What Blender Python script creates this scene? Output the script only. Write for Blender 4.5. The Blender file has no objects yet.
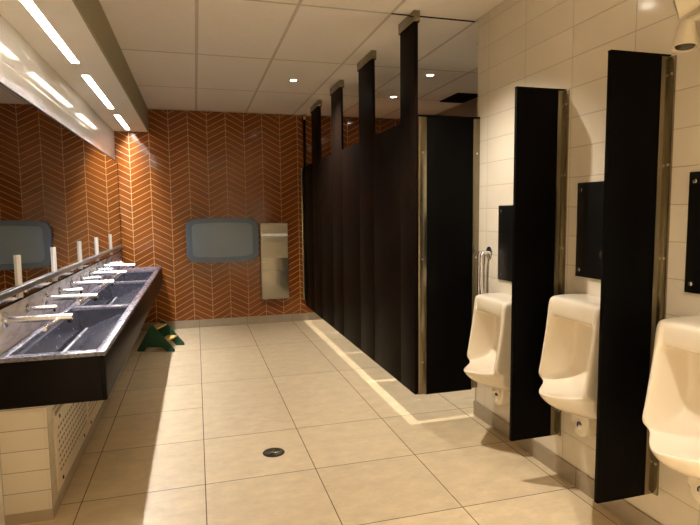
import bpy, bmesh, math
from mathutils import Matrix, Vector
S = bpy.context.scene
COL = S.collection
PI = math.pi

# ------------------------------------------------------------------ dimensions
YB = 7.07      # far wall
XW = 1.858     # urinal wall
XM = -0.875    # mirror face
XL = -0.90     # wall behind the vanity
ZC = 2.71      # ceiling
YE = 3.345     # end of the urinal wall, stalls start here
XS = 3.09      # deep wall of the stalls
YF = -3.3      # wall behind the viewer
XFR = 1.387    # front face of the stall fronts

# ------------------------------------------------------------------ materials
class N:
    def __init__(s, nt, sock): s.nt, s.k = nt, sock
    def _op(s, op, *o, clamp=False):
        n = s.nt.nodes.new('ShaderNodeMath'); n.operation = op; n.use_clamp = clamp
        for i, v in enumerate((s,) + o):
            if isinstance(v, N): s.nt.links.new(v.k, n.inputs[i])
            else: n.inputs[i].default_value = v
        return N(s.nt, n.outputs[0])
    def __add__(s, o): return s._op('ADD', o)
    def __sub__(s, o): return s._op('SUBTRACT', o)
    def __mul__(s, o): return s._op('MULTIPLY', o)
    def __truediv__(s, o): return s._op('DIVIDE', o)
    def floor(s): return s._op('FLOOR')
    def fract(s): return s._op('FRACT')
    def mod(s, o): return s._op('FLOORED_MODULO', o)
    def abs(s): return s._op('ABSOLUTE')
    def lt(s, o): return s._op('LESS_THAN', o)
    def mn(s, o): return s._op('MINIMUM', o)
    def mx(s, o): return s._op('MAXIMUM', o)
    def clamp(s): return s._op('ADD', 0.0, clamp=True)

def new_mat(name):
    m = bpy.data.materials.new(name); m.use_nodes = True
    nt = m.node_tree
    b = nt.nodes['Principled BSDF']
    tc = nt.nodes.new('ShaderNodeTexCoord')
    return m, nt, b, tc

def setin(nt, sock, v):
    if isinstance(v, N): nt.links.new(v.k, sock)
    elif hasattr(v, 'is_output'): nt.links.new(v, sock)
    else: sock.default_value = v

def noise(nt, vec, scale, detail=3, rough=.55, dist=0):
    n = nt.nodes.new('ShaderNodeTexNoise')
    n.inputs['Scale'].default_value = scale; n.inputs['Detail'].default_value = detail
    n.inputs['Roughness'].default_value = rough; n.inputs['Distortion'].default_value = dist
    if vec is not None: nt.links.new(vec, n.inputs['Vector'])
    return N(nt, n.outputs['Fac'])

def mixc(nt, f, a, b, mode='MIX'):
    n = nt.nodes.new('ShaderNodeMix'); n.data_type = 'RGBA'; n.blend_type = mode
    setin(nt, n.inputs['Factor'], f)
    for s, v in ((n.inputs[6], a), (n.inputs[7], b)):
        if isinstance(v, tuple): s.default_value = (*v, 1)
        else: nt.links.new(v, s)
    return n.outputs[2]

def scaled(nt, vec, sc):
    n = nt.nodes.new('ShaderNodeMapping'); n.inputs['Scale'].default_value = sc
    nt.links.new(vec, n.inputs['Vector']); return n.outputs['Vector']

def bump(nt, b, h, strength=.2, dist=.002):
    n = nt.nodes.new('ShaderNodeBump'); n.inputs['Strength'].default_value = strength
    n.inputs['Distance'].default_value = dist
    setin(nt, n.inputs['Height'], h); nt.links.new(n.outputs['Normal'], b.inputs['Normal'])

def white(nt, a, bb):
    c = nt.nodes.new('ShaderNodeCombineXYZ')
    setin(nt, c.inputs[0], a); setin(nt, c.inputs[1], bb)
    w = nt.nodes.new('ShaderNodeTexWhiteNoise'); w.noise_dimensions = '3D'
    nt.links.new(c.outputs[0], w.inputs['Vector'])
    return N(nt, w.outputs['Value'])

def simple(name, c, rough=.4, metal=0, var=.12, scale=6, stretch=(1,1,1), bumpy=0, spec=.5, rvar=.1, coat=0):
    m, nt, b, tc = new_mat(name)
    v = scaled(nt, tc.outputs['Object'], stretch)
    n = noise(nt, v, scale)
    lo = tuple(x*(1-var) for x in c); hi = tuple(min(1, x*(1+var)) for x in c)
    nt.links.new(mixc(nt, n, lo, hi), b.inputs['Base Color'])
    setin(nt, b.inputs['Roughness'], n*rvar*2 + (rough-rvar))
    b.inputs['Metallic'].default_value = metal
    b.inputs['Specular IOR Level'].default_value = spec
    b.inputs['Coat Weight'].default_value = coat
    if bumpy: bump(nt, b, n, bumpy)
    return m

def emit(name, c, s):
    m, nt, b, tc = new_mat(name)
    n = noise(nt, tc.outputs['Object'], 3)
    b.inputs['Base Color'].default_value = (.8,.8,.8,1)
    b.inputs['Emission Color'].default_value = (*c, 1)
    setin(nt, b.inputs['Emission Strength'], n*(.05*s) + s*.97)
    return m

def xyz(nt, tc):
    s = nt.nodes.new('ShaderNodeSeparateXYZ'); nt.links.new(tc.outputs['Object'], s.inputs[0])
    return [N(nt, s.outputs[i]) for i in range(3)]

def grid_mat(name, ax, ay, w, h, ox, oy, gw, tile, grout, rough, var=.1, bstr=.4, nsc=4, ndet=4, tilt=0.0,
             streak=(1,1,1), nvar=.15, spec=.5, rrand=0.0, nrough=.62, long_rows=False):
    m, nt, b, tc = new_mat(name)
    p = xyz(nt, tc)
    u = (p[ax]-ox)/w; v = (p[ay]-oy)/h
    if long_rows:   # beyond the second row the aisle columns are laid with double-length tiles
        k = (p[0]*-1).lt(0.0) * (v*-1).lt(-1.0)
        v = v*(k*-1+1) + ((v-1.0)*.5 + 1.0)*k
    du = ((u.fract()-.5).abs()*-1+.5)*w; dv = ((v.fract()-.5).abs()*-1+.5)*h
    if long_rows: dv = dv*(k+1)
    d = du.mn(dv)
    g = d.lt(gw/2)
    r = white(nt, u.floor(), v.floor())
    n = noise(nt, scaled(nt, tc.outputs['Object'], streak), nsc, ndet, nrough)
    f = (r*var + n*nvar*2 + (1-var*.5-nvar))
    cm = nt.nodes.new('ShaderNodeVectorMath'); cm.operation = 'SCALE'
    cm.inputs[0].default_value = tile; setin(nt, cm.inputs['Scale'], f)
    nt.links.new(mixc(nt, g, cm.outputs[0], grout), b.inputs['Base Color'])
    setin(nt, b.inputs['Roughness'], (g*.5 + (rough-.0)) + n*rrand)
    b.inputs['Specular IOR Level'].default_value = spec
    hgt = ((d-gw*.3)/(gw*.8)).clamp()
    if tilt:
        r2 = white(nt, v.floor(), u.floor())
        hgt = hgt + (u.fract()-.5)*(r-.5)*tilt + (v.fract()-.5)*(r2-.5)*tilt
    bump(nt, b, hgt, bstr, .0015)
    return m

def chevron_mat(name):
    m, nt, b, tc = new_mat(name)
    x, y, z = xyz(nt, tc)
    w, pitch, rise = .2277, .075, .122
    u = (x + .0560)/w
    col = u.floor(); fu = u.fract(); par = col.mod(2.0)
    # even columns fall to the right, odd columns climb
    t = par*fu + (par*-1+1)*(fu*-1+1)
    v = (z - t*rise + 3.0343)/pitch
    row = v.floor()
    dv = ((v.fract()-.5).abs()*-1+.5)*pitch
    du = ((fu-.5).abs()*-1+.5)*w
    d = du.mn(dv*.88)
    g = d.lt(.0032)
    r = white(nt, col, row); r2 = white(nt, row, col)
    n = noise(nt, tc.outputs['Object'], 9, 3)
    cm = nt.nodes.new('ShaderNodeVectorMath'); cm.operation = 'SCALE'
    cm.inputs[0].default_value = (.205,.056,.006); setin(nt, cm.inputs['Scale'], r*.22 + n*.2 + .79)
    nt.links.new(mixc(nt, g, cm.outputs[0], (.55,.31,.13)), b.inputs['Base Color'])
    setin(nt, b.inputs['Roughness'], g*.5 + r*.05 + .07)
    b.inputs['Specular IOR Level'].default_value = .36
    hgt = ((d-.001)/.005).clamp() + (fu-.5)*(r-.5)*.5 + (v.fract()-.5)*(r2-.5)*.5
    bump(nt, b, hgt, .5, .0015)
    return m

M = {}
M['chevron'] = chevron_mat('glazed_orange_chevron_tile')
M['wall_tile'] = grid_mat('cream_wall_tile', 1, 2, .41, .15, 1.98, .10, .004, (.70,.64,.53), (.44,.39,.31), .12, var=.07, bstr=.35, tilt=.5, nvar=.05)
M['left_tile'] = grid_mat('white_wall_tile', 1, 2, .41, .15, .30, 2.06, .004, (.72,.70,.66), (.42,.40,.38), .06, var=.06, bstr=.3, tilt=.25, nvar=.05)
M['pedestal_tile'] = grid_mat('cream_plinth_tile', 0, 2, .8, .10, -.10, .05, .0035, (.60,.55,.46), (.25,.22,.18), .22, var=.06, bstr=.35, nvar=.06)
M['pedestal_side'] = grid_mat('cream_plinth_side_tile', 1, 2, .8, .10, 2.75, .05, .0035, (.60,.55,.46), (.25,.22,.18), .22, var=.06, bstr=.35, nvar=.06)
M['floor'] = grid_mat('beige_porcelain_floor', 0, 1, .6, .6, 0, 2.868, .005, (.66,.545,.365), (.12,.09,.055), .30, var=.10, bstr=.25,
                      nsc=9, ndet=12, streak=(.8,1.3,1), nvar=.40, rrand=.22, nrough=.78, long_rows=True)
M['skirting'] = grid_mat('taupe_skirting_tile', 1, 0, .6, 50, 2.868, -20, .004, (.36,.30,.22), (.13,.10,.07), .35, var=.1, nsc=8, nvar=.2)
M['skirting_back'] = grid_mat('taupe_skirting_far', 0, 1, .6, 50, 0, -20, .004, (.36,.30,.22), (.13,.10,.07), .35, var=.1, nsc=8, nvar=.2)
M['ceiling'] = grid_mat('ceiling_tile_grid', 0, 1, .604, 1.21, .053, 3.40, .022, (.90,.86,.82), (.62,.56,.50), .75, var=.03, bstr=.6, nsc=40, nvar=.05, spec=.2)
M['plaster'] = simple('painted_plaster', (.90,.87,.81), .6, var=.04, scale=5)
M['soffit_face'] = simple('olive_shaded_fascia', (.30,.27,.17), .6, var=.06, scale=4)  # dark tone carries the shade of the unlit bulkhead side
M['taupe'] = simple('taupe_painted_wall', (.34,.28,.21), .6, var=.08, scale=4)
M['laminate'] = simple('dark_wenge_laminate', (.007,.0042,.003), .42, var=.1, scale=9, stretch=(1,6,.35), spec=.02, rvar=.05)
M['black'] = simple('black_laminate', (.001,.0009,.0008), .55, var=.2, scale=10, spec=.06, rvar=.05)
M['apron'] = simple('dark_brown_apron', (.003,.002,.0016), .38, var=.3, scale=9, stretch=(1,8,.3), spec=.1, rvar=.05)
M['plate'] = simple('black_brushed_plate', (.004,.004,.004), .30, var=.2, scale=14, stretch=(1,1,14), spec=.5, rvar=.06)
M['steel'] = simple('brushed_stainless', (.26,.23,.16), .24, 1, var=.12, scale=10, stretch=(14,14,.5), rvar=.08)
M['steel_h'] = simple('brushed_stainless_cabinet', (.36,.34,.28), .36, 1, var=.06, scale=14, stretch=(.3,.3,12), rvar=.03)
M['chrome'] = simple('satin_chrome', (.85,.85,.87), .24, 1, var=.03, scale=5, rvar=.04)
M['rail'] = simple('grey_satin_rail', (.27,.25,.23), .34, .8, var=.08, scale=6)
M['white_post'] = simple('white_translucent_post', (.78,.76,.73), .35, var=.05, scale=8)
M['stone'] = simple('charcoal_quartz', (.15,.145,.185), .28, var=.75, scale=70, spec=.6, rvar=.10)
M['basin'] = simple('wet_charcoal_basin', (.055,.055,.075), .24, var=.6, scale=26, spec=.6, rvar=.10, bumpy=.03)
M['splash'] = simple('pale_grey_splashback', (.80,.78,.83), .28, var=.12, scale=12, stretch=(1,.5,3), spec=.5)
M['slot'] = simple('pale_slot_trim', (.75,.74,.74), .25, .3, var=.05)
M['porcelain'] = simple('cream_vitreous_china', (.78,.71,.59), .12, var=.02, scale=4, spec=.55, rvar=.03, coat=.4)
M['grey_shell'] = simple('slate_grey_plastic', (.15,.20,.27), .5, var=.06, scale=7, rvar=.05)
M['grey_panel'] = simple('light_grey_plastic', (.28,.36,.45), .45, var=.06, scale=7, rvar=.05)
M['green'] = simple('green_plastic', (.012,.07,.032), .5, var=.15, scale=8)
M['yellow'] = simple('mustard_plastic', (.62,.40,.12), .5, var=.15, scale=8)
M['grate'] = simple('dark_bronze_grate', (.03,.025,.018), .45, .6, var=.3, scale=20)
M['cream_plastic'] = simple('aged_cream_plastic', (.60,.55,.43), .4, var=.06, scale=8)
M['dark_lens'] = simple('smoked_lens', (.05,.04,.03), .15, var=.1, scale=8)
M['void'] = simple('dark_slot_interior', (.10,.07,.05), .6, var=.1)
m, nt, b, tc = new_mat('slotted_off_white_panel')
_x, _y, _z = xyz(nt, tc)
_v = (_z - .062)/.036; _r = _v.floor(); _u = (_y - .05)/.048 + _r.mod(2.0)*.5
_in = ((_u.fract()-.5).abs()*.048).lt(.0155) * ((_v.fract()-.5).abs()*.036).lt(.007)
_in = _in * _z.lt(.315) * (_z*-1).lt(-.062) * (_y*-1).lt(-.045)
_n = noise(nt, tc.outputs['Object'], 8)
nt.links.new(mixc(nt, _in, mixc(nt, _n, (.56,.50,.40), (.64,.57,.46)), (.20,.15,.10)), b.inputs['Base Color'])
setin(nt, b.inputs['Roughness'], _in*.3 + .4); bump(nt, b, _in*-1, .5, .004)
M['panel_white'] = m
M['strip'] = emit('led_strip_lens', (1,.965,.95), 200)
M['lamp'] = emit('downlight_lens', (1,.9,.75), 60)
M['white_trim'] = simple('white_lamp_trim', (.8,.76,.68), .4, var=.03)
m, nt, b, tc = new_mat('silvered_mirror')
b.inputs['Metallic'].default_value = 1
n_ = noise(nt, tc.outputs['Object'], 2); setin(nt, b.inputs['Roughness'], n_*.01 + .0)
b.inputs['Base Color'].default_value = (.52,.52,.52,1); M['mirror'] = m

# ------------------------------------------------------------------ mesh helpers
class MB:
    def __init__(s): s.bm = bmesh.new()
    def box(s, x0, x1, y0, y1, z0, z1, bev=0, seg=2):
        r = bmesh.ops.create_cube(s.bm, size=1)
        vs = r['verts']
        for v in vs:
            v.co = ((x0+x1)/2+v.co.x*(x1-x0), (y0+y1)/2+v.co.y*(y1-y0), (z0+z1)/2+v.co.z*(z1-z0))
        if bev:
            es = list({e for v in vs for e in v.link_edges})
            bmesh.ops.bevel(s.bm, geom=es, offset=bev, segments=seg, affect='EDGES', profile=.5)
        return s
    def cyl(s, a, c, r0, r1=None, seg=20, cap=True):
        a, c = Vector(a), Vector(c); d = c-a
        q = d.to_track_quat('Z', 'Y').to_matrix().to_4x4()
        bmesh.ops.create_cone(s.bm, cap_ends=cap, segments=seg, radius1=r0, radius2=r0 if r1 is None else r1,
                              depth=d.length, matrix=Matrix.Translation((a+c)/2) @ q)
        return s
    def lathe(s, prof, a, axis, seg=24):
        """prof: list of (radius, distance along axis) from point a"""
        q = Vector(axis).normalized().to_track_quat('Z', 'Y').to_matrix()
        rings = []
        for r, h in prof:
            rings.append([s.bm.verts.new(Vector(a) + q @ Vector((r*math.cos(2*PI*k/seg), r*math.sin(2*PI*k/seg), h))) for k in range(seg)])
        for i in range(len(rings)-1):
            for k in range(seg):
                s.bm.faces.new((rings[i][k], rings[i][(k+1) % seg], rings[i+1][(k+1) % seg], rings[i+1][k]))
        for ring, flip in ((rings[0], True), (rings[-1], False)):
            if (Vector(ring[0].co)-Vector(ring[seg//2].co)).length > 1e-5:
                s.bm.faces.new(list(reversed(ring)) if flip else ring)
        return s
    def tube(s, pts, r, seg=14):
        pts = [Vector(p) for p in pts]; rings = []; up = None
        for i, p in enumerate(pts):
            d = (pts[min(i+1, len(pts)-1)] - pts[max(i-1, 0)]).normalized()
            if up is None: up = d.orthogonal().normalized()
            up = (up - d*up.dot(d)).normalized(); w = d.cross(up)
            rings.append([s.bm.verts.new(p + (up*math.cos(2*PI*k/seg) + w*math.sin(2*PI*k/seg))*r) for k in range(seg)])
        for i in range(len(rings)-1):
            for k in range(seg):
                s.bm.faces.new((rings[i][k], rings[i][(k+1) % seg], rings[i+1][(k+1) % seg], rings[i+1][k]))
        s.bm.faces.new(list(reversed(rings[0]))); s.bm.faces.new(rings[-1])
        return s
    def prism(s, poly, fn, h0, h1, bev=0):
        """poly: 2D outline; fn(u, v, h) -> 3D"""
        a = [s.bm.verts.new(fn(u, v, h0)) for u, v in poly]
        c = [s.bm.verts.new(fn(u, v, h1)) for u, v in poly]
        k = len(poly)
        fs = [s.bm.faces.new(list(reversed(a))), s.bm.faces.new(c)]
        for i in range(k): fs.append(s.bm.faces.new((a[i], a[(i+1) % k], c[(i+1) % k], c[i])))
        if bev:
            es = {e for f in fs[:2] for e in f.edges}
            bmesh.ops.bevel(s.bm, geom=list(es), offset=bev, segments=2, affect='EDGES', profile=.5)
        return s
    def quad(s, *p):
        s.bm.faces.new([s.bm.verts.new(q) for q in p]); return s
    def build(s, name, mat, parent=None, smooth=True, loc=None):
        bmesh.ops.recalc_face_normals(s.bm, faces=s.bm.faces)
        if loc is not None:
            for v in s.bm.verts: v.co -= Vector(loc)
        me = bpy.data.meshes.new(name)
        s.bm.to_mesh(me); s.bm.free()
        me.materials.append(mat)
        if smooth:
            me.polygons.foreach_set('use_smooth', [True]*len(me.polygons))
            me.set_sharp_from_angle(angle=math.radians(35))
        o = bpy.data.objects.new(name, me); COL.objects.link(o)
        if loc is not None: o.location = loc
        if parent is not None: o.parent = parent
        return o

def tag(o, label, cat, group=None):
    o['label'] = label; o['category'] = cat
    if group: o['group'] = group
    return o
def thing(name, label, cat, loc, group=None, rz=0):
    o = bpy.data.objects.new(name, None); COL.objects.link(o)
    o.empty_display_size = .1; o.location = loc; o.rotation_euler = (0, 0, rz)
    return tag(o, label, cat, group)
def struct(name, mb, mat):
    o = mb.build(name, mat, smooth=False); o['kind'] = 'structure'; return o
def dup(root, loc, label, group=None):
    r = root.copy(); COL.objects.link(r); r.location = loc; r['label'] = label
    if group: r['group'] = group
    for ch in root.children:
        c = ch.copy(); COL.objects.link(c); c.parent = r
        for g in ch.children:
            d = g.copy(); COL.objects.link(d); d.parent = c
    return r

# ------------------------------------------------------------------ room shell
struct('floor', MB().box(-1.1, XS+.2, YF-.2, YB+.2, -.12, 0), M['floor'])
struct('ceiling', MB().box(-1.1, XS+.2, YF-.2, YB+.2, ZC, ZC+.1), M['ceiling'])
struct('wall_back', MB().box(-1.1, XS+.2, YB, YB+.15, 0, ZC), M['chevron'])
struct('wall_right', MB().box(XW, XW+.16, YF, YE, 0, ZC), M['wall_tile'])
struct('wall_stall_return', MB().box(XW+.16, XS, YE-.15, YE, 0, ZC), M['taupe'])
struct('wall_stall_deep', MB().box(XS, XS+.12, YE, YB, 0, ZC), M['taupe'])
struct('wall_left', MB().box(XL-.12, XL, YF, YB, 0, ZC), M['left_tile'])
struct('wall_front', MB().box(XL, XW, YF-.12, YF, 0, ZC), M['plaster'])
struct('baseboard_right', MB().box(XW-.010, XW, YF, YE, 0, .10, .002), M['skirting'])
struct('baseboard_back', MB().box(-.69, XS, YB-.010, YB, 0, .10, .002), M['skirting_back'])
# bulkhead over the vanity
sf = MB()
STRIPS = [(2.73, 4.01), (4.34, 5.60), (5.94, 6.90)]
sf.box(XL, -.520, YF, YB, 2.53, ZC)
sf.box(XL, -.750, YF, YB, 2.437, 2.53); sf.box(-.700, -.520, YF, YB, 2.437, 2.53)
ys_ = [YF] + [y for p in STRIPS for y in p] + [YB]
for i in range(0, len(ys_), 2): sf.box(-.750, -.700, ys_[i], ys_[i+1], 2.437, 2.53)
struct('soffit_left', sf, M['plaster'])
struct('trim_1', MB().box(-.520, -.508, YF, YB, 2.437, ZC), M['soffit_face'])
struct('trim_2', MB().box(1.26, XW, 3.390, 3.398, ZC-.006, ZC), M['black'])
# knee wall under the vanity
struct('wall_under_vanity', MB().box(XL, -.712, 2.735, YB, .05, .565), M['pedestal_tile'])
struct('wall_under_vanity_face', MB().box(-.712, -.70, 2.735, YB, .05, .565, .002), M['pedestal_side'])
struct('baseboard_under_vanity', MB().box(XL, -.698, 2.733, YB, 0, .055), M['skirting'])

# ------------------------------------------------------------------ vanity
v = thing('trough_vanity', 'long charcoal stone trough vanity with three sloping basins under the mirror', 'vanity', (-.65, 2.70, .566))
L0 = (-.65, 2.70, .566)
def rel(mb, name, mat, parent, base, smooth=True):
    for q in mb.bm.verts: q.co -= Vector(base)
    return mb.build(name, mat, parent, smooth)
Y0, Y1 = 2.70, YB-.002
ap = MB()
ap.box(-.455, -.43, Y0, Y1, .566, .780, .002)
ap.box(XL+.002, -.4555, Y0, Y0+.03, .566, .780, .002)
rel(ap, 'apron', M['apron'], v, L0)
BAS = [(2.765, 4.055), (4.145, 5.51), (5.60, 6.58)]
ct = MB()
ct.box(-.475, -.428, Y0-.002, Y1, .780, .800, .003)
ct.box(XL+.002, -.845, Y0-.002, Y1, .780, .800, .003)
edges = [Y0-.002] + [y for p in BAS for y in p] + [Y1]
for i in range(0, len(edges), 2): ct.box(-.846, -.474, edges[i], edges[i+1], .780, .7995, .002)
rel(ct, 'countertop', M['stone'], v, L0)
rel(MB().box(XL+.002, XL+.016, Y0-.002, Y1, .8005, 1.006, .002), 'splashback', M['splash'], v, L0)
for (a, c) in BAS:
    bs = MB()
    prof = [(-.474, .782), (-.480, .776), (-.745, .660), (-.752, .640), (-.782, .640), (-.782, .668), (-.812, .782)]
    for i in range(len(prof)-1):
        (xa, za), (xb, zb) = prof[i], prof[i+1]
        bs.quad((xa, a, za), (xb, a, zb), (xb, c, zb), (xa, c, za))
    bs.quad((-.812, a, .782), (-.846, a, .782), (-.846, c, .782), (-.812, c, .782))
    for y in (a, c): bs.quad(*[(x, y, z) for x, z in prof])
    o = rel(bs, 'basin', M['basin'], v, L0, False)
    sl = MB().box(-.756, -.738, a+.03, c-.03, .660, .666, .002)
    for q in sl.bm.verts: q.co -= Vector(L0)
    sl.build('drain_slot', M['slot'], o)

# faucets and soap spouts
fz = .945; X0 = XL+.016
f0 = thing('faucet', 'x', 'faucet', (X0, 2.86, fz), 'wall faucets along the trough vanity')
MB().lathe([(.040, 0), (.040, .004), (.034, .010), (.0, .010)], (0,0,0), (1,0,0)).build('flange', M['chrome'], f0)
MB().lathe([(.017, .006), (.017, .285), (.0165, .292), (.012, .295), (0, .295)], (0,0,0), (1,0,0)).build('spout', M['chrome'], f0)
MB().cyl((.235, -.27, -.003), (.235, .15, -.003), .0095).build('cross_arm', M['chrome'], f0)
MB().cyl((.276, 0, -.015), (.276, 0, -.028), .010, .009).build('aerator', M['black'], f0)
s0 = thing('soap_dispenser', 'x', 'soap dispenser', (X0, 3.213, fz-.003), 'soap spouts between the faucets')
MB().lathe([(.028, 0), (.028, .004), (.022, .008), (0, .008)], (0,0,0), (1,0,0)).build('flange', M['chrome'], s0)
MB().lathe([(.0115, .006), (.0115, .140), (.009, .146), (0, .146)], (0,0,0), (1,0,0)).build('spout', M['chrome'], s0)
MB().cyl((.132, 0, -.008), (.132, 0, -.024), .006, .005).build('nozzle', M['black'], s0)
ordw = ['nearest', 'second nearest', 'middle', 'second farthest', 'farthest']
for k in range(5):
    fl = f'chrome wall faucet with a cross arm over the trough, {ordw[k]} of the five'
    sl_ = f'thin short chrome soap spout beside a faucet, {ordw[k]} of the five'
    if k == 0: f0['label'] = fl; s0['label'] = sl_
    else:
        dup(f0, (X0, 2.86+.707*k, fz), fl); dup(s0, (X0, 3.213+.707*k, fz-.003), sl_)

# ------------------------------------------------------------------ mirror
mr = thing('wall_mirror', 'long wall mirror above the trough vanity, with a grey rail along its foot', 'mirror', (XL, 1.6, 1.01))
ML = (XL, 1.6, 1.01)
rel(MB().box(XL+.001, XM, 1.6, YB-.03, 1.018, 2.066), 'glass', M['mirror'], mr, ML, False)
fm = MB()
fm.box(XL+.001, XM+.003, 1.6, YB-.03, 1.008, 1.018)
fm.box(XL+.001, XM+.003, YB-.030, YB-.020, 1.008, 2.074)
fm.box(XL+.001, XM+.003, 1.6, YB-.03, 2.066, 2.074)
rel(fm, 'frame', M['black'], mr, ML, False)
rel(MB().box(XM+.004, XM+.020, 1.6, YB-.04, 1.052, 1.082, .004), 'rail', M['rail'], mr, ML)
for y in (3.08, 3.80, 4.60, 5.35, 6.18):
    rel(MB().cyl((XM+.0, y, 1.022), (XM+.0, y, 1.238), .016, seg=18), 'post', M['white_post'], mr, ML)

# access panels on the knee wall
def access_panel(y0, y1, label):
    base = (-.70, y0, .09)
    t = thing('access_panel', label, 'panel', base, 'access panels under the vanity')
    rel(MB().box(-.700, -.692, y0, y1, .085, .50, .003), 'cover', M['panel_white'], t, base)
    for y in (y0+.10, y1-.10):
        for z in (.115, .435):
            rel(MB().cyl((-.693, y, z), (-.689, y, z), .010, seg=12), 'screw', M['black'], t, base)
    rel(MB().box(-.693, -.688, y0+.02, y1-.02, .462, .480, .001), 'hinge_strip', M['steel'], t, base)
access_panel(2.83, 3.57, 'off-white slotted access panel low on the vanity plinth, nearer of the two')
access_panel(3.585, 4.40, 'off-white slotted access panel low on the vanity plinth, farther of the two')

# ------------------------------------------------------------------ lights
for i, (a, c) in enumerate(STRIPS):
    base = (-.725, (a+c)/2, 2.437)
    t = thing('strip_light', f'white recessed LED strip in the bulkhead over the vanity, {["nearest", "middle", "farthest"][i]} of three', 'light', base, 'strip lights over the vanity')
    rel(MB().box(-.7485, -.7015, a+.002, c-.002, 2.522, 2.528), 'lens', M['strip'], t, base, False)
    fr = MB()
    fr.box(-.754, -.7495, a-.004, c+.004, 2.4335, 2.4369); fr.box(-.7005, -.696, a-.004, c+.004, 2.4335, 2.4369)
    fr.box(-.7495, -.7005, a-.004, a, 2.4335, 2.4369); fr.box(-.7495, -.7005, c, c+.004, 2.4335, 2.4369)
    rel(fr, 'frame', M['white_trim'], t, base, False)

LAMPS = [(.95, 5.265, 'round recessed downlight over the aisle, nearest the orange wall', 1),
         (.95, 2.86, 'round recessed downlight over the aisle beside the urinals', .85),
         (.95, .47, 'round recessed downlight over the aisle above the viewer', .8),
         (.95, -1.95, 'unseen round downlight in the aisle row behind the viewer, added for fill', 3),  # unseen lamp, added to help light the near end of the room
         (-.15, -.75, 'unseen round downlight behind the viewer on the mirror side, added for fill', 3),  # out of view, put in to lift the near ceiling
         (2.155, 3.81, 'round recessed downlight over the nearest stall', 1.15),
         (2.155, 4.78, 'round recessed downlight over the second stall', 1.15),
         (2.155, 5.745, 'round recessed downlight over the third stall', 1.15),
         (2.155, 6.60, 'round recessed downlight over the farthest stall', 1.15)]
E_SPOT = 122
proto = None
for (x, y, lab, k) in LAMPS:
    loc = (x, y, ZC)
    if proto is None:
        t = proto = thing('downlight', lab, 'light', loc, 'recessed ceiling downlights')
        MB().lathe([(.030, -.0002), (.056, -.0002), (.054, -.005), (.034, -.006), (.030, -.003)], (0,0,0), (0,0,1)).build('trim_ring', M['white_trim'], t)
        MB().cyl((0,0,-.003), (0,0,-.0008), .031).build('lens', M['lamp'], t)
    else:
        dup(proto, loc, lab)
    ld = bpy.data.lights.new('downlight_beam', 'SPOT'); ld.energy = E_SPOT*k
    ld.color = (1, .895, .76); ld.spot_size = math.radians(112 if y > 5 and x < 1.2 else 96 if .5 < x < 1.2 else 104); ld.spot_blend = 1; ld.shadow_soft_size = .028
    lo = bpy.data.objects.new('downlight_beam', ld); COL.objects.link(lo); lo.location = (x, y, ZC-.035)
    if .5 < x < 1.2: lo.rotation_euler = (0, math.radians(-16), 0)   # gimbal lamps turned to the urinal side

# ------------------------------------------------------------------ ceiling vent over stalls
base = (2.9, 5.62, ZC)
t = thing('air_vent', 'dark slotted air vent in the ceiling over the stalls', 'vent', base)
fr = MB()
fr.box(2.76, 3.06, 5.40, 5.425, ZC-.012, ZC-.0005); fr.box(2.76, 3.06, 5.825, 5.85, ZC-.012, ZC-.0005)
fr.box(2.76, 2.785, 5.425, 5.825, ZC-.012, ZC-.0005); fr.box(3.035, 3.06, 5.425, 5.825, ZC-.012, ZC-.0005)
rel(fr, 'frame', M['black'], t, base)
sl = MB()
for i in range(8): sl.box(2.785, 3.035, 5.43+i*.05, 5.455+i*.05, ZC-.010, ZC-.002)
rel(sl, 'louvre', M['black'], t, base)
rel(MB().box(2.785, 3.035, 5.425, 5.825, ZC-.0018, ZC-.0005), 'backing', M['plate'], t, base)

# ------------------------------------------------------------------ toilet stalls
PIL = [(3.31, 3.572), (4.175, 4.555), (5.145, 5.535), (6.095, 6.525), (6.985, YB-.004)]
ordp = ['nearest, at the stall corner', 'second from the stall corner', 'third from the stall corner', 'fourth from the stall corner', 'farthest, against the orange wall']
for i, (a, c) in enumerate(PIL):
    base = (XFR, a, .20)
    t = thing('stall_pilaster', f'dark brown ceiling-hung stall pilaster, {ordp[i]}', 'pilaster', base, 'pilasters of the stall fronts')
    rel(MB().box(XFR, XFR+.022, a, c, .20, 2.664, .002), 'panel', M['laminate'], t, base)
    cp = MB()
    cp.box(XFR-.010, XFR+.032, a-.008, c+(.008 if i < 4 else 0), 2.640, ZC-.001, .002)
    rel(cp, 'shoe', M['steel'], t, base)
    if i == 4:
        rel(MB().box(XFR-.040, XFR-.002, YB-.022, YB-.003, .28, 2.03, .002), 'wall_channel', M['steel'], t, base)
for i in range(4):
    a, c = PIL[i][1]+.004, PIL[i+1][0]-.004
    base = (XFR, a, .20)
    t = thing('stall_door', f'dark brown stall door, {["nearest", "second nearest", "third nearest", "farthest"][i]} of the four', 'door', base, 'doors of the stall fronts')
    rel(MB().box(XFR+.001, XFR+.021, a, c, .20, 2.045, .002), 'panel', M['laminate'], t, base)
    for z in (.40, 1.80):
        rel(MB().cyl((XFR+.026, c-.012, z-.04), (XFR+.026, c-.012, z+.04), .007, seg=10), 'hinge', M['steel'], t, base)
base = (1.5, 3.31, .20)
t = thing('stall_side_panel', 'black side panel closing the near end of the stalls, beside the lowest urinal', 'partition', base)
rel(MB().box(1.466, 1.815, 3.312, 3.332, .192, 2.055, .002), 'panel', M['black'], t, base)
ch = MB(); ch.box(1.412, 1.470, 3.308, 3.336, .198, 2.050, .002); 
rel(ch, 'pilaster_channel', M['steel'], t, base)
ch = MB(); ch.box(1.808, XW-.001, 3.308, 3.336, .205, 2.050, .002); 
rel(ch, 'wall_channel', M['steel'], t, base)
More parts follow.
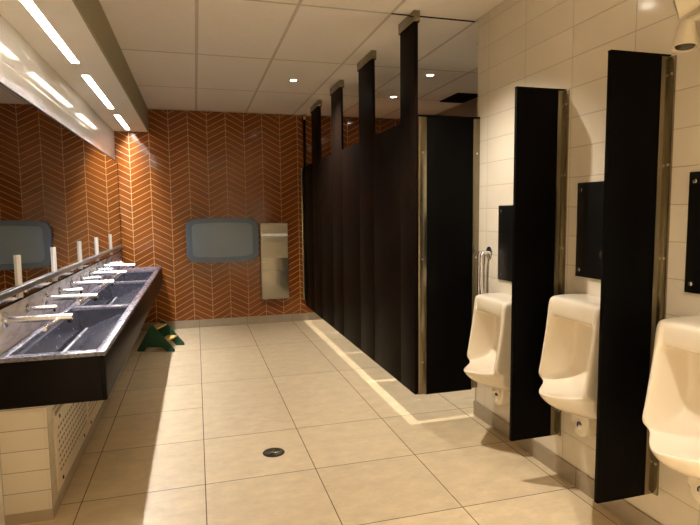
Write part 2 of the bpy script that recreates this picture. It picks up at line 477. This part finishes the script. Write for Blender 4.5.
rel(MB().box(1.411, XW-.001, 3.306, 3.338, 2.051, 2.063, .002), 'top_rail', M['black'], t, base)
for x in (1.44, 1.835):
    for z in (.42, 1.12, 1.82):
        rel(MB().cyl((x, 3.309, z), (x, 3.305, z), .007, seg=12), 'screw', M['chrome'], t, base)
for i, y in enumerate((4.275, 5.24, 6.20)):
    o = MB().box(XFR+.023, XS-.002, y-.010, y+.010, .20, 2.045, .002).build('stall_divider', M['laminate'], loc=(2.2, y, .20))
    tag(o, f'dark divider between the toilet stalls behind the doors, {["nearest", "middle", "farthest"][i]} of three', 'partition', 'dividers between the stalls')

# ------------------------------------------------------------------ urinals
def urinal_mesh():
    C = [(0,0),(.10,0),(.160,-.003),(.177,-.014),(.180,-.05),(.177,-.088),(.171,-.099),(.155,-.104),(.060,-.108),(.042,-.118),(.038,-.25),
         (.045,-.34),(.066,-.400),(.12,-.440),(.22,-.456),(.310,-.453),(.341,-.447),(.347,-.450),(.344,-.459),(.318,-.492),(.27,-.525),(.205,-.552),(.12,-.572),(0,-.580)]
    F = [(0,0),(.10,0),(.160,-.003),(.180,-.014),(.187,-.05),(.190,-.085),(.191,-.100),(.193,-.115),(.196,-.14),(.200,-.18),(.211,-.26),
         (.224,-.345),(.233,-.385),(.236,-.408),(.228,-.428),(.205,-.440),(.192,-.448),(.188,-.457),(.190,-.468),(.190,-.490),(.178,-.518),(.145,-.543),(.085,-.563),(0,-.570)]
    cols = [(0,0,0),(.05,0,0),(.100,.01,0),(.128,.04,0),(.139,.14,0),(.147,.82,0),(.156,1,0),(.168,1,.003),(.177,1,.012),(.181,1,.04)]
    C = [(u, z-.014*(i < 10)) for i, (u, z) in enumerate(C)]; F = [(u, z-.014*(i < 10)) for i, (u, z) in enumerate(F)]
    bm = bmesh.new(); rows = len(C)
    full = [(-a, s_, e) for a, s_, e in reversed(cols[1:])] + cols
    full = [(full[0][0]-.001, 1, 9)] + full + [(full[-1][0]+.001, 1, 9)]
    grid = []
    for (vv, s_, e) in full:
        cv = []
        for i in range(rows):
            w = 1-s_
            if i >= 14: w = max(0, 1-(abs(vv)/.163)**1.35)
            elif i == 13: w = (1-s_)*.6 + .4*max(0, 1-(abs(vv)/.163)**1.35)
            u = F[i][0]+(C[i][0]-F[i][0])*w; z = F[i][1]+(C[i][1]-F[i][1])*w
            u = 0 if e == 9 else max(0, u-e) if i not in (0, rows-1) else 0
            if e != 9 and e > .002: z = z - (e*.6 if i < 4 else 0) + (e*.6 if i > 20 else 0)
            if e == 9: z = z - (.02 if i < 4 else 0) + (.02 if i > 20 else 0)
            cv.append(bm.verts.new((-u, vv, z)))
        grid.append(cv)
    for a in range(len(grid)-1):
        for i in range(rows-1):
            bm.faces.new((grid[a][i], grid[a+1][i], grid[a+1][i+1], grid[a][i+1]))
    bmesh.ops.recalc_face_normals(bm, faces=bm.faces)
    me = bpy.data.meshes.new('bowl'); bm.to_mesh(me); bm.free()
    me.materials.append(M['porcelain']); me.polygons.foreach_set('use_smooth', [True]*len(me.polygons))
    return me
u0 = thing('urinal', 'x', 'urinal', (XW-.001, 2.865, .930), 'wall-hung urinals')
bw = bpy.data.objects.new('bowl', urinal_mesh()); COL.objects.link(bw); bw.parent = u0
sd = bw.modifiers.new('Subdivision', 'SUBSURF'); sd.levels = 2; sd.render_levels = 2
arc = [(.062*math.cos(a), -.625+.062*math.sin(a)) for a in [PI+PI*k/12 for k in range(13)]]
poly = arc + [(.062, -.545), (-.062, -.545)]
MB().prism(poly, lambda y, z, h: (-h, y, z), 0, .115, .012).build('trap_cover', M['porcelain'], u0)
kn = MB().lathe([(.020, 0), (.020, .004), (.012, .008), (0, .009)], (-.113, 0, -.630), (-1, 0, 0), 18)
kn.build('cleanout_cap', M['chrome'], u0)
u0['label'] = 'cream wall-hung urinal mounted lowest, beside the black stall side panel'
dup(u0, (XW-.001, 2.12, 1.030), 'cream wall-hung urinal in the middle, between the two black privacy screens')
dup(u0, (XW-.001, 1.465, 1.034), 'cream wall-hung urinal nearest the viewer, cut by the right picture edge')

# flush sensor plates
p0 = thing('flush_plate', 'x', 'flush plate', (XW, 2.855, 1.0), 'flush plates above the urinals')
MB().box(-.010, -.0005, -.195, .195, 0, .468, .002).build('plate', M['plate'], p0)
for y in (-.168, .168):
    for z in (.035, .433):
        MB().lathe([(.009, 0), (.009, .002), (.005, .004), (0, .004)], (-.0098, y, z), (-1, 0, 0), 14).build('screw', M['chrome'], p0)
MB().box(-.0125, -.0098, -.022, .022, .10, .135, .001).build('sensor_window', M['dark_lens'], p0)
p0['label'] = 'black flush plate with corner screws above the lowest urinal'
dup(p0, (XW, 2.12, 1.100), 'black flush plate with corner screws above the middle urinal')
dup(p0, (XW, 1.48, 1.106), 'black flush plate with corner screws above the nearest urinal')

# exposed pipe beside the low urinal
base = (XW, 3.15, 1.16)
t = thing('water_pipe', 'bent chrome water pipe with a round wall flange beside the lowest urinal', 'pipe', base)
MB().lathe([(.042, .0005), (.042, .004), (.030, .010), (0, .010)], (0, .02, 0), (-1, 0, 0)).build('flange', M['chrome'], t)
pts = [(-.004, .02, 0), (-.030, .02, 0)] + [(-.030-.028*math.sin(a), .02, -.028+.028*math.cos(a)) for a in [PI/2*k/6 for k in range(1, 7)]] + [(-.058, .02, -.10), (-.058, .02, -.22), (-.058, .0, -.30)]
MB().tube(pts, .0125).build('pipe', M['chrome'], t)
MB().tube([(-.0005, .075, .002), (-.022, .075, .002), (-.036, .075, -.004), (-.042, .075, -.020), (-.042, .075, -.12), (-.042, .075, -.33)], .0125).build('riser', M['chrome'], t)

# privacy screens
q0 = thing('privacy_screen', 'x', 'partition', (XW, 2.44, .215), 'privacy screens between the urinals')
MB().box(-.290, -.036, -.010, .010, 0, 1.832, .002).build('panel', M['black'], q0)
c_ = MB(); c_.box(-.052, -.0005, -.0145, -.0102, .004, 1.828, .001); c_.box(-.052, -.0005, .0102, .0145, .004, 1.828, .001); c_.box(-.010, -.0005, -.036, .036, .004, 1.828, .001)
c_.build('wall_channel', M['steel'], q0)
for z in (.14, .60, 1.02, 1.40, 1.76):
    MB().lathe([(.006, 0), (.006, .002), (0, .003)], (-.0098, -.024, z), (-1, 0, 0), 12).build('screw', M['chrome'], q0)
MB().box(-.291, -.002, -.0105, .0105, 1.832, 1.838, .001).build('top_cap', M['laminate'], q0)
q0['label'] = 'tall black privacy screen between the lowest and the middle urinal'
dup(q0, (XW, 1.80, .211), 'tall black privacy screen between the middle and the nearest urinal')

# emergency light on the urinal wall
base = (XW, 1.50, 2.05)
t = thing('emergency_light', 'cream twin-head emergency light high on the tiled wall at the right edge', 'light', base)
rel(MB().box(XW-.075, XW-.001, 1.36, 1.565, 1.93, 2.30, .018, 3), 'housing', M['cream_plastic'], t, base)
def head(c, ax):
    ax = Vector(ax).normalized(); c = Vector(c)
    h = MB().lathe([(.014, -.098), (.026, -.093), (.031, -.07), (.035, -.045), (.044, -.012), (.047, 0), (.042, .001), (.038, -.006), (0, -.008)], c, ax, 26)
    o = rel(h, 'lamp_head', M['cream_plastic'], t, base)
    l = MB().lathe([(.034, -.0065), (.031, -.002), (0, -.001)], c, ax, 22)
    for q in l.bm.verts: q.co -= Vector(base)
    l.build('lens', M['dark_lens'], o)
    return c-ax*.10
e1 = head((1.745, 1.625, 2.020), (-.12, -.06, -1))
e2 = head((1.700, 1.630, 2.160), (-.70, .74, -.30))
for e in (e1, e2):
    rel(MB().tube([e, e.lerp(Vector((1.80, 1.545, e.z+.01)), .5), (1.80, 1.545, e.z+.01)], .014, 12), 'arm', M['cream_plastic'], t, base)

# ------------------------------------------------------------------ far wall fittings
def rrect(w, h, r, bow=0, k=6):
    """rounded rectangle, top and bottom edges bowed out"""
    out = []
    for cx, cz, a0 in ((w-r, h-r, 0), (-w+r, h-r, PI/2), (-w+r, -h+r, PI), (w-r, -h+r, 1.5*PI)):
        for i in range(k+1):
            a = a0+PI/2*i/k
            out.append((cx+r*math.cos(a), cz+r*math.sin(a)))
        if a0 in (0, PI):
            sg = 1 if a0 == 0 else -1
            for i in range(1, 12):
                x = sg*((w-r) - 2*(w-r)*i/12)
                out.append((x, sg*(h + bow*(1-(x/(w-r))**2))))
    return out
base = (.320, YB, 1.11)
t = thing('changing_station', 'grey fold-down baby changing station with rounded corners on the orange tile wall', 'changing station', base)
MB().prism(rrect(.441, .265, .085, .016), lambda x, z, h: (x, -h, z), 0, .095, .022).build('shell', M['grey_shell'], t)
MB().prism(rrect(.370, .205, .050, .012), lambda x, z, h: (x, -h, z+.004), .090, .104, .006).build('bed_panel', M['grey_panel'], t)
MB().box(-.05, .05, -.100, -.094, -.250, -.232, .002).build('handle_lip', M['grey_shell'], t)
base = (.968, YB, .82)
t = thing('towel_dispenser', 'tall brushed steel paper towel dispenser and bin on the orange tile wall', 'dispenser', base)
MB().box(-.178, .178, -.090, -.0005, -.492, .496, .004).build('cabinet', M['steel_h'], t)
# curved upper cover with the towel mouth
cv = [(0, .496), (.086, .490), (.092, .485), (.093, .375), (.098, .352), (.108, .335), (.112, .318), (.108, .296), (.099, .270), (.094, .235), (.093, .04), (.0, .04)]
MB().prism(cv, lambda d, z, h: (h, -d, z), -.172, .172).build('towel_cover', M['steel_h'], t)
MB().box(-.168, .168, -.094, -.088, -.480, -.125, .001).build('bin_door', M['steel_h'], t)
MB().cyl((-.14, -.090, -.01), (-.14, -.094, -.01), .008, seg=14).build('lock', M['chrome'], t)

# ------------------------------------------------------------------ floor drain
base = (.402, 3.145, 0)
t = thing('floor_drain', 'round dark metal drain set in the beige floor tiles', 'drain', base)
MB().lathe([(0, .0006), (.052, .0006)], (0,0,0), (0,0,1), 36).build('sump', M['black'], t)
MB().lathe([(.052, .0005), (.066, .0005), (.064, .003), (.053, .0035)], (0,0,0), (0,0,1), 36).build('rim', M['grate'], t)
gr = MB()
for k in range(8):
    a = PI*k/8
    gr.cyl((.053*math.cos(a), .053*math.sin(a), .0022), (-.053*math.cos(a), -.053*math.sin(a), .0022), .0022, seg=6)
for r in (.018, .036):
    gr.tube([(r*math.cos(2*PI*k/24), r*math.sin(2*PI*k/24), .0022) for k in range(25)], .0024, 6)
gr.build('grate', M['steel'], t)

# ------------------------------------------------------------------ step stool
# local axes: +x is the climbing front (towards the aisle), y the width
base = (-.215, 6.01, 0)
t = thing('step_stool', 'green plastic step stool with mustard treads under the far end of the vanity', 'step stool', base, rz=math.radians(-19))
side = [(0, 0), (0, .025), (-.215, .272), (-.25, .275), (-.40, .02), (-.40, 0), (-.33, 0), (-.30, .05), (-.13, .05), (-.09, 0)]
for y in (-.150, .130):
    MB().prism(side, lambda u, z, h: (u, h, z), y, y+.020, .003).build('side_panel', M['green'], t)
MB().box(-.175, -.075, -.129, .129, .100, .117, .003).build('tread', M['yellow'], t)
MB().box(-.285, -.185, -.129, .129, .228, .245, .003).build('tread', M['yellow'], t)
MB().box(-.335, -.320, -.129, .129, .06, .12, .003).build('back_brace', M['green'], t)

# ------------------------------------------------------------------ camera, world, view
cam = bpy.data.cameras.new('camera'); cam.sensor_width = 36; cam.lens = 36*540/700
cam.clip_start = .02
co = bpy.data.objects.new('camera', cam); COL.objects.link(co)
f = 540.; cx, cy = 350., 262.5
ray = lambda x, y: Vector(((x-cx)/f, -(y-cy)/f, -1))
yc = ray(195.5, 215).normalized(); xc = ray(2261, 192)
xc = (xc - yc*xc.dot(yc)).normalized(); zc = xc.cross(yc)
R = Matrix((xc, yc, zc)).to_4x4()
co.matrix_world = Matrix.Translation((0, 0, 1.43)) @ R
S.camera = co
w = bpy.data.worlds.new('world'); w.use_nodes = True; S.world = w
w.node_tree.nodes['Background'].inputs[0].default_value = (.02, .018, .015, 1)
w.node_tree.nodes['Background'].inputs[1].default_value = .5
S.view_settings.view_transform = 'Standard'; S.view_settings.look = 'None'
S.view_settings.gamma = 1; S.view_settings.use_curve_mapping = False
S.view_settings.exposure = .80
S.cycles.use_denoising = True
S.cycles.max_bounces = 12; S.cycles.diffuse_bounces = 8; S.cycles.glossy_bounces = 6
S.cycles.sample_clamp_indirect = 8
S.cycles.caustics_reflective = False
